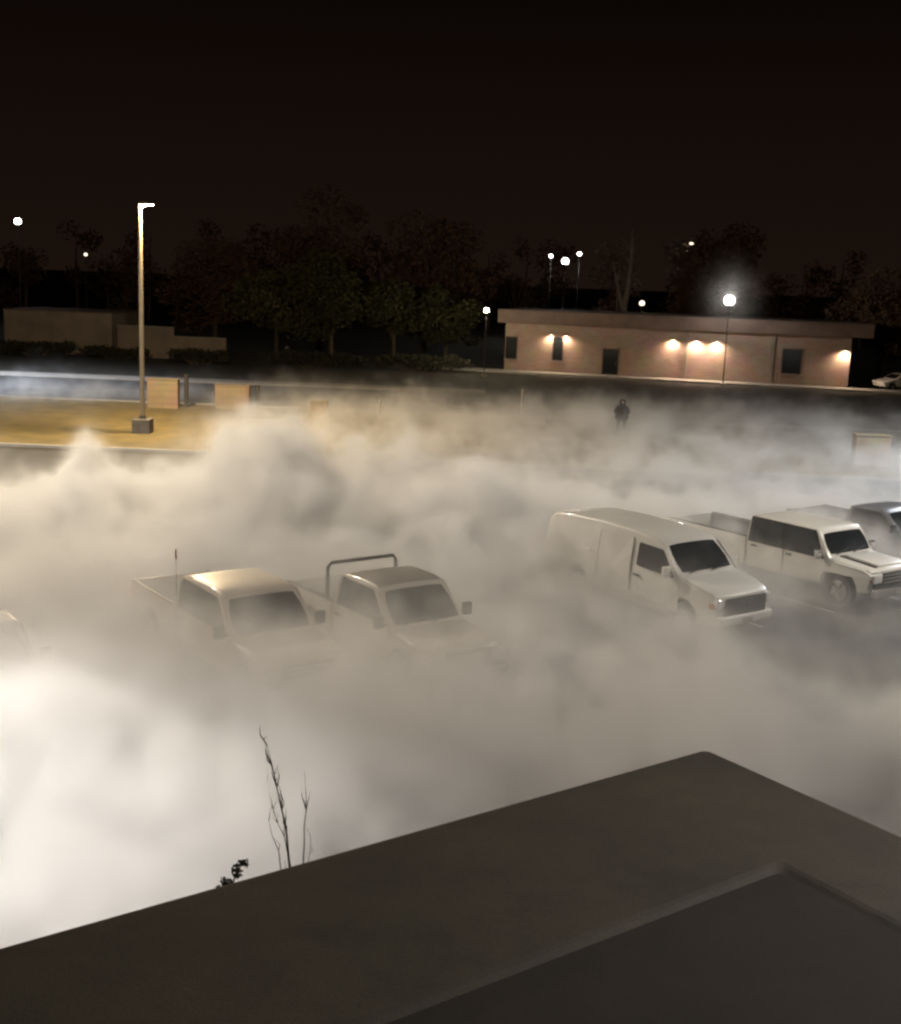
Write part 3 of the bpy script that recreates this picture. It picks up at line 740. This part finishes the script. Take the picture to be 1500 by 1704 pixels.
# small plants by the flat roof
def sapling(loc, label):
    rng = random.Random(5); root = empty('bare_sapling', loc, 0, label, 'sapling')
    st = MB()
    def stem(pts, r0, sub):
        k = len(pts)
        st.tube(pts, [r0 * .8 * (1 - .8 * i / (k - 1)) for i in range(k)], 6)
        for _ in range(sub):
            i = rng.randint(k // 2, k - 1); p = Vector(pts[i])
            d = Vector((rng.uniform(-.4, .15), rng.uniform(-.2, .2), rng.uniform(.6, 1))).normalized() * rng.uniform(.05, .14)
            st.tube([p, p + d * .5 + Vector((rng.uniform(-.02, .02), 0, 0)), p + d], [r0 * .35, r0 * .25, r0 * .1], 5)
    def path(kn, w=.006):
        out = []
        for (x0, z0), (x1, z1) in zip(kn, kn[1:]):
            m = 2 if z1 > 5.05 else 1
            for i in range(m): out.append((x0 + (x1 - x0) * i / m + rng.uniform(-w, w), rng.uniform(-w, w) * 2, z0 + (z1 - z0) * i / m))
        return out + [(kn[-1][0], 0, kn[-1][1])]
    # stems rise from the ground beside the wall; (x, z) knots relative to the root
    stem(path([(.02, 0), (.05, 3), (.07, 5.0), (.015, 5.35), (-.025, 5.58), (-.075, 5.79)]), .011, 16)
    stem(path([(.02, 0), (0, 3), (.03, 4.9), (-.02, 5.25), (-.065, 5.40)]), .007, 3)
    stem(path([(.03, 0), (.08, 3), (.105, 5.0), (.11, 5.3), (.115, 5.46), (.105, 5.66)]), .007, 4)
    stem(path([(.02, 0), (.05, 3), (.06, 5.1), (.01, 5.32), (-.05, 5.46), (-.07, 5.60)]), .005, 8)
    stem(path([(.05, 0), (.1, 3), (.12, 5.0), (.125, 5.2), (.14, 5.26)]), .004, 2)
    st.build('stems', M['twig'], root, smooth=True)
    return root
sapling((-.76, 5.4, 0), 'bare leafless sapling with thin upright stems behind the roof edge')
def sprig(loc):
    root = empty('leafy_plant', loc, 0, 'small dark leafy sprig poking up over the roof edge', 'plant')
    rng = random.Random(9); st = MB(); lf = MB()
    st.tube([(-.05, 0, 0), (-.04, 0, 3), (-.03, 0, 4.98), (0, 0, 5.12), (.04, 0, 5.19)], [.014, .01, .006, .004, .002], 6)
    st.tube([(-.03, 0, 4.9), (-.06, 0, 5.03), (-.07, 0, 5.10)], [.005, .004, .002], 5)
    for c, r, n in (((.005, 0, 5.13), (.025, .025, .035), 46), ((.035, 0, 5.175), (.03, .025, .014), 40), ((-.05, 0, 5.06), (.04, .04, .035), 70), ((0, 0, 4.95), (.09, .07, .08), 150)):
        leaves(lf, c, r, n, .012, rng)
    st.build('stem', M['twig'], root); lf.build('leaves', M['leafplant'], root)
sprig((-.985, 5.4, 0))

# ------------------------------------------------------------------ cars far right
def far_car(loc, rz, label, m):
    root = empty('parked_car', loc, rz, label, 'car', 'cars parked at the far right')
    ol = [(-.05, .35), (0, .5), (-.02, .72), (-.5, .86), (-1.15, .95), (-1.8, 1.38), (-2.2, 1.45), (-3.2, 1.42), (-3.9, 1.05), (-4.4, .98), (-4.5, .6), (-4.42, .35)] + arch(-3.6, .34, .4, .34) + arch(-.85, .34, .4, .34)
    wf = width_fn(.88, .9, .25, 1, -.8, .12)
    crowned(ol, wf, .02).build('body', m, root, smooth=True)
    for s in (-1, 1):
        side_panel(rounded([(-1.35, .95), (-1.85, 1.33), (-2.35, 1.35), (-2.35, .95)], .04), wf, s, .01).build('side_window', M['carglass'], root)
        side_panel(rounded([(-2.43, .95), (-2.43, 1.35), (-3.15, 1.33), (-3.6, 1.02)], .04), wf, s, .01).build('side_window', M['carglass'], root)
        MB().box((-.08, s * .62, .68), (.14, .34, .13)).build('headlight', M['lens'], root, bevel=.03)
        for x in (-.85, -3.6): wheel(root, x, s * .76, .32, .2, s)
    quad_panel((-1.22, -.7, 1.0), (-1.22, .7, 1.0), (-1.74, .58, 1.34), (-1.74, -.58, 1.34), (.6, 0, .8), .015).build('windshield', M['carglass'], root)
    return root
far_car((35.6, 101.6, 0), rad(200), 'white car at the far right parked nearest the brick building', M['white'])
far_car((38.3, 99.6, 0), rad(200), 'silver car at the far right edge beyond the road', M['greypaint'])

# ------------------------------------------------------------------ person
def make_person(loc, rz):
    root = empty('person', loc, rz, 'person in dark hooded jacket standing in the smoke holding something in both hands', 'person')
    me = bpy.data.meshes.new('body'); bm = bmesh.new()
    J = {}; R = {}
    def v(n, p, r): J[n] = bm.verts.new(p); R[n] = r
    def e(*ns):
        for a, b in zip(ns, ns[1:]): bm.edges.new((J[a], J[b]))
    v('pel', (0, 0, .95), (.17, .125)); v('wai', (0, 0, 1.1), (.155, .115)); v('che', (0, .0, 1.3), (.185, .13)); v('upc', (0, 0, 1.42), (.15, .105)); v('nek', (0, -.01, 1.52), (.06, .06)); v('hea', (0, -.03, 1.63), (.085, .095)); v('top', (0, -.03, 1.73), (.07, .08))
    e('pel', 'wai', 'che', 'upc', 'nek', 'hea', 'top')
    for s, n in ((-1, 'r'), (1, 'l')):
        v('sh' + n, (s * .2, 0, 1.42), (.07, .07)); v('el' + n, (s * .29, -.03, 1.15), (.052, .052)); v('wr' + n, (s * .13, -.26, 1.12), (.036, .036)); v('pa' + n, (s * .07, -.31, 1.13), (.036, .024))
        e('upc', 'sh' + n, 'el' + n, 'wr' + n, 'pa' + n)
        for q in range(4):
            a = 'f%d' % q + n; b = 'g%d' % q + n
            v(a, (s * (.035), -.33 + .01 * q, 1.155 - .018 * q), (.0095, .0095)); v(b, (s * .008, -.315 + .01 * q, 1.15 - .018 * q), (.008, .008)); e('pa' + n, a, b)
        v('t' + n, (s * .06, -.30, 1.17), (.011, .011)); v('u' + n, (s * .03, -.315, 1.185), (.009, .009)); e('pa' + n, 't' + n, 'u' + n)
        v('hi' + n, (s * .095, 0, .88), (.1, .105)); v('kn' + n, (s * .12, -.02, .5), (.066, .068)); v('an' + n, (s * .13, .02, .1), (.045, .05)); v('to' + n, (s * .15, -.13, .045), (.042, .035))
        e('pel', 'hi' + n, 'kn' + n, 'an' + n, 'to' + n)
    bm.verts.index_update()
    names = list(J); bm.to_mesh(me); bm.free()
    o = bpy.data.objects.new('body', me); COL.objects.link(o); o.parent = root
    md = o.modifiers.new('skin', 'SKIN')
    if not me.skin_vertices: pass
    for i, n in enumerate(names):
        me.skin_vertices[0].data[i].radius = R[n]; me.skin_vertices[0].data[i].use_root = (n == 'pel')
    sb = o.modifiers.new('sub', 'SUBSURF'); sb.levels = 2; sb.render_levels = 2
    me.materials.append(M['cloth']); md.use_smooth_shade = True
    # head with hood, face, jacket, rucksack-like pack and the held canister
    hd = MB().lathe([(.001, 1.50), (.105, 1.50), (.125, 1.58), (.13, 1.66), (.115, 1.75), (.07, 1.80), (.001, 1.82)], (0, .0, 0), n=16)
    hd.build('hood', M['cloth'], root, smooth=True)
    fc = MB().lathe([(.001, 1.54), (.05, 1.545), (.078, 1.60), (.082, 1.66), (.07, 1.72), (.001, 1.75)], (0, -.052, 0), n=16)
    fo = fc.build('face', M['skin'], root, smooth=True)
    ft = MB(); ft.tube([(0, -.145, 1.665), (0, -.168, 1.635), (0, -.15, 1.625)], [.008, .014, .01], 6)
    ft.build('nose', M['skin'], fo)
    ey = MB()
    for s in (-1, 1): ey.lathe([(.001, -.008), (.012, -.003), (.012, .003), (.001, .008)], (s * .03, -.147, 1.67), 8, 'y')
    ey.box((0, -.148, 1.597), (.045, .008, .01)); ey.build('eyes_and_mouth', M['cloth'], fo)
    jk = MB().lathe([(.205, .80), (.215, .95), (.2, 1.08), (.215, 1.28), (.2, 1.40), (.12, 1.49), (.08, 1.53)], n=20)
    jk.v = [(x * 1.3, y * .95, z) for x, y, z in jk.v]; jk.build('jacket', M['cloth'], root, smooth=True)
    bag = tag(MB().lathe([(.001, 0), (.055, .0), (.06, .02), (.06, .22), (.045, .25), (.02, .26), (.02, .3), (.001, .3)], n=14).build('canister', M['cloth2'], smooth=True), 'small grey canister held at the chest by the standing person', 'canister')
    root.scale = (1.38, 1.3, 1.09)
    w = Matrix.Translation(loc) @ Matrix.Rotation(rz, 4, 'Z')
    bag.matrix_world = w @ Matrix.Translation((0, -.41, 1.10))
make_person((9.0, 64.35, 0), rad(8))

# ------------------------------------------------------------------ smoke: one voxel cloud, computed here and turned into a fog volume
def fft_noise(shape, vox, beta, lo, seed, stretch=(1, 1, 1)):
    """turbulent noise of unit spread; lo = longest wavelength in metres"""
    rng = np.random.default_rng(seed)
    f = np.fft.rfftn(rng.standard_normal(shape).astype(np.float32))
    ks = [np.fft.fftfreq(n, vox) for n in shape[:-1]] + [np.fft.rfftfreq(shape[-1], vox)]
    g = np.meshgrid(*ks, indexing='ij'); k2 = sum((a * s) ** 2 for a, s in zip(g, stretch))
    amp = (k2 + (1 / lo) ** 2) ** (-beta / 4)
    n = np.fft.irfftn(f * amp, s=shape).astype(np.float32)
    n -= n.mean(); return n / n.std()

def sstep(x, a, b):
    t = np.clip((x - a) / (b - a), 0, 1); return t * t * (3 - 2 * t)

def smoke_object(name, lo, hi, vox, fn, m):
    n = [int(round((hi[i] - lo[i]) / vox)) + 1 for i in range(3)]
    ax = [lo[i] + vox * np.arange(n[i], dtype=np.float32) for i in range(3)]
    X, Y, Z = np.meshgrid(*ax, indexing='ij')
    D = fn(X, Y, Z, n, vox).astype(np.float32)
    me = bpy.data.meshes.new(name); N = D.size
    me.vertices.add(N)
    # points laid x-fastest
    co = np.stack([a.transpose(2, 1, 0).ravel() for a in (X, Y, Z)], axis=1).astype(np.float32)
    me.vertices.foreach_set('co', co.ravel())
    at = me.attributes.new('rho', 'FLOAT', 'POINT'); at.data.foreach_set('value', D.transpose(2, 1, 0).ravel())
    o = bpy.data.objects.new(name, me); COL.objects.link(o)
    ng = bpy.data.node_groups.new(name + '_field', 'GeometryNodeTree')
    ng.interface.new_socket('Geometry', in_out='INPUT', socket_type='NodeSocketGeometry'); ng.interface.new_socket('Geometry', in_out='OUTPUT', socket_type='NodeSocketGeometry')
    N_ = ng.nodes.new; L = ng.links.new
    gi = N_('NodeGroupInput'); go = N_('NodeGroupOutput')
    pos = N_('GeometryNodeInputPosition'); sep = N_('ShaderNodeSeparateXYZ'); L(pos.outputs[0], sep.inputs[0])
    def idx(out, l):
        a = N_('ShaderNodeMath'); a.operation = 'SUBTRACT'; L(out, a.inputs[0]); a.inputs[1].default_value = l
        b = N_('ShaderNodeMath'); b.operation = 'DIVIDE'; L(a.outputs[0], b.inputs[0]); b.inputs[1].default_value = vox
        c = N_('ShaderNodeMath'); c.operation = 'ROUND'; L(b.outputs[0], c.inputs[0]); 
        fi = N_('FunctionNodeFloatToInt'); L(c.outputs[0], fi.inputs[0]); return fi.outputs[0]
    ii = [idx(sep.outputs[i], lo[i]) for i in range(3)]
    def im(op, a, b):
        q = N_('FunctionNodeIntegerMath'); q.operation = op
        for k, s in enumerate((a, b)):
            if isinstance(s, int): q.inputs[k].default_value = s
            else: L(s, q.inputs[k])
        return q.outputs[0]
    ind = im('ADD', ii[0], im('MULTIPLY', im('ADD', ii[1], im('MULTIPLY', ii[2], n[1])), n[0]))
    na = N_('GeometryNodeInputNamedAttribute'); na.data_type = 'FLOAT'; na.inputs[0].default_value = 'rho'
    si = N_('GeometryNodeSampleIndex'); si.data_type = 'FLOAT'; si.domain = 'POINT'; si.clamp = True
    L(gi.outputs[0], si.inputs[0]); L(na.outputs[0], si.inputs[1]); L(ind, si.inputs['Index'])
    vc = N_('GeometryNodeVolumeCube')
    L(si.outputs[0], vc.inputs['Density'])
    vc.inputs['Min'].default_value = lo; vc.inputs['Max'].default_value = [lo[i] + vox * (n[i] - 1) for i in range(3)]
    for i, k in enumerate(('X', 'Y', 'Z')): vc.inputs['Resolution ' + k].default_value = n[i]
    sm = N_('GeometryNodeSetMaterial'); L(vc.outputs[0], sm.inputs[0]); sm.inputs['Material'].default_value = m
    L(sm.outputs[0], go.inputs[0])
    md = o.modifiers.new('fog', 'NODES'); md.node_group = ng
    me.materials.append(m)
    return tag(o, kind='stuff')

sm = bpy.data.materials.new('smoke'); sm.use_nodes = True; nt = sm.node_tree; nt.nodes.clear()
pvn = nt.nodes.new('ShaderNodeVolumePrincipled'); out = nt.nodes.new('ShaderNodeOutputMaterial'); nt.links.new(pvn.outputs[0], out.inputs['Volume'])
pvn.inputs['Color'].default_value = (.945, .94, .935, 1); pvn.inputs['Density'].default_value = 1.0; pvn.inputs['Anisotropy'].default_value = .15

def G(X, Y, cx, cy, sx, sy, a=0):
    dx, dy = X - cx, Y - cy
    c, s = math.cos(a), math.sin(a)
    u = (dx * c + dy * s) / sx; v = (-dx * s + dy * c) / sy
    return np.exp(-.5 * (u * u + v * v))
def lot_smoke(X, Y, Z, n, vox):
    n3 = fft_noise(tuple(n), vox, 4.1, 6.0, 11, (1, 1, .8)); n3b = fft_noise(tuple(n), vox, 3.2, 2.2, 12)
    n2 = fft_noise((n[0], n[1]), vox, 3.8, 14, 13)[:, :, None]
    # warp the plan coordinates so that no mound has a clean outline
    wx = fft_noise((n[0], n[1]), vox, 3.6, 8, 14)[:, :, None] * .9; wy = fft_noise((n[0], n[1]), vox, 3.6, 8, 15)[:, :, None] * .9
    x, y = X + wx, Y + wy
    H = .85 + .22 * n2
    # the billowing wall of smoke across the left of the lot, steep at the back, trailing off to the front
    crest = np.interp(X + .25 * wx, [-24, -17, -14, -12.4, -11.9, -11.4, -10.9, -10, -8, -7, -5.8, -4.6, -3, 0, 4, 9, 14], [.7, .75, .85, 1.25, 1.35, 1.4, 1.4, 1.4, 1.7, 2.3, 2.65, 2.4, 1.95, 1.6, 1.4, 1.15, .95]).astype(np.float32)
    yc = 36.5 + .6 * wy + .12 * (X + 8)
    back = np.where(Y > yc, np.exp(-((Y - yc) / 2.2) ** 2), np.exp(-((Y - yc) / 6.5) ** 2))
    H = np.maximum(H * (1 - .45 * sstep(Y, yc, yc + 4)), crest * (back ** .8)) + .40 * G(x, y, 6, 60, 13, 8)
    rc = np.hypot(X + 11.45 + .12 * wx, (Y - 37) * .9); H = np.maximum(H, 2.75 - 1.25 * rc); calm = 1 - .75 * np.exp(-(rc / 1.6) ** 2)
    H = H + 1.5 * G(x, y, 15.2, 47, 2.4, 2.6) + .8 * G(x, y, -5, 13, 4, 5) + .5 * G(x, y, -8, 27, 4, 4)
    H = H + .42 * G(x, y, 0, 20, 6, 3) + .55 * G(x, y, -8.0, 17.4, 2.6, 2.6) + .5 * G(x, y, -1, 31, 6, 3.5) + .3 * G(x, y, 6, 18.5, 4, 3)
    D = .32 + .75 * back * sstep(-X, -8, 2) + .15 * back + .10 * G(x, y, -8, 27, 5, 4) + .60 * G(x, y, .3, 20.2, 4.5, 2.4) + .5 * G(x, y, -8.2, 17.2, 3, 3) + .45 * G(x, y, -1, 31, 6, 3.5) + .5 * G(X, Y, 1.5, 32, 4.5, 3.5) + .3 * G(x, y, 6.5, 18.5, 5, 3) + 2.4 * np.exp(-(rc / 1.4) ** 2) + .30 * G(x, y, -3, 13, 7, 5) + .12 * G(x, y, 6, 17, 6, 4)
    D = D + .12 * G(X, Y, 2.6, 29.3, 2.2, 2.0)
    D = D * (1 - (.74 + .12 * sstep(Z, .6, 1.2)) * G(X, Y, 7.8, 24.4, 3.0, 2.9)) * (1 - .42 * sstep(Z, .5, 1.0) * G(X, Y, -3.1, 20.0, 2.3, 2.6)) * (1 - .8 * sstep(Z, .6, 1.1) * G(X, Y, 3.7, 27.6, 2.3, 2.8)) * (1 - .8 * G(X, Y, 11.2, 28.2, 2.8, 2.6)) * (1 - .9 * sstep(Z, .85, 1.25) * G(X, Y, -.3, 21.8, 3.2, 3.6))
    # thin beyond the lot
    far = sstep(y, 45, 52); D = D * (1 - far) + far * .25
    D = D * (1 - .5 * sstep(Z, .7, 1.2) * G(X, Y, 8.6, 61.5, 1.6, 5))
    lawn_l = sstep(-X + .5 * wx, 7.5, 13) * sstep(Y, yc + 2.5, yc + 6) * (1 - sstep(y, 68, 73)); D = D * (1 - lawn_l); D = D * (1 - .55 * sstep(y, 68, 73) * sstep(-X, 3, 9))
    D = D * (1 - .8 * G(X, Y, 19, 51.5, 4.5, 4))
    D = D * (1 - sstep(y, 76, 86)) * (1 - .5 * sstep(x, 12, 22) * far)
    top = 1 / (1 + np.exp(np.clip((Z - H - (.30 * n3 + .09 * n3b) * calm * (.5 + .3 * np.minimum(Z, 2.5))) / ((.13 + .055 * Z) * (1 - .55 * (1 - calm))), -30, 30)))
    rho = D * top * np.clip(1 + .36 * n3 + .42 * n3b, .04, None)
    # edge of the box fades out
    e = np.minimum.reduce([sstep(X, -33, -30), 1 - sstep(X, 31, 34), sstep(Y, 7.2, 8.5)])
    rho = rho * e * (1 - sstep(Z, 4.6, 5.2))
    rho[rho < .0015] = 0
    return rho
if not globals().get('NOSMOKE'):
    smoke_object('smoke', (-33, 7, 0.01), (34, 87, 5.2), .2, lot_smoke, sm)
    def halo_fog(X, Y, Z, n, vox):  # extra fog round the globe lamp, imitating its bloom halo
        n3 = fft_noise(tuple(n), vox, 4.6, 3.0, 31)
        r = np.sqrt((X - 22.26) ** 2 + (Y - 100.2) ** 2 + ((Z - 7.2) * .8) ** 2)
        rho = .10 * np.exp(-r / .95) +   .05 * np.exp(-(((X - 22.3) / .8) ** 2 + ((Y - 100.2) / .8) ** 2)) * sstep(Z, 6.5, 8) * (1 - sstep(Z, 8.5, 11.5))
        rho = rho * np.clip(1 + .25 * n3, .1, None) * (1 - sstep(r, 2.0, 4.2)); rho[rho < .0002] = 0
        return rho
    smoke_object('lamp_halo', (18, 96, 3), (26.5, 104.5, 12), .25, halo_fog, sm)

# ------------------------------------------------------------------ sky and render settings
w = bpy.data.worlds.new('World'); SC.world = w; w.use_nodes = True; nt = w.node_tree
bg = nt.nodes['Background']; tc = nt.nodes.new('ShaderNodeTexCoord'); sp = nt.nodes.new('ShaderNodeSeparateXYZ'); nt.links.new(tc.outputs['Generated'], sp.inputs[0])
rp = nt.nodes.new('ShaderNodeValToRGB'); nt.links.new(sp.outputs['Z'], rp.inputs[0])
el = rp.color_ramp.elements; el[0].position = 0.0; el[0].color = (.0105, .0058, .0038, 1); el[1].position = .5; el[1].color = (.0016, .0009, .0008, 1)
e = el.new(.12); e.color = (.0068, .0037, .0026, 1); e = el.new(.22); e.color = (.0032, .0018, .0014, 1)
nt.links.new(rp.outputs[0], bg.inputs[0]); bg.inputs[1].default_value = 0.25

SC.view_settings.view_transform = 'Standard'; SC.view_settings.look = 'None'; SC.view_settings.gamma = 1.0; SC.view_settings.exposure = 2.0
cy = SC.cycles
cy.use_denoising = True; cy.denoiser = 'OPENIMAGEDENOISE'
cy.max_bounces = 7; cy.diffuse_bounces = 2; cy.glossy_bounces = 2; cy.transmission_bounces = 2; cy.volume_bounces = 5; cy.transparent_max_bounces = 6
cy.volume_step_rate = 2.0; cy.volume_max_steps = 256
cy.sample_clamp_indirect = 4.0; cy.sample_clamp_direct = 0
cy.use_adaptive_sampling = True; cy.adaptive_threshold = .02
cy.pixel_filter_type = 'BLACKMAN_HARRIS'; cy.filter_width = 2.6
cy.caustics_reflective = False; cy.caustics_refractive = False
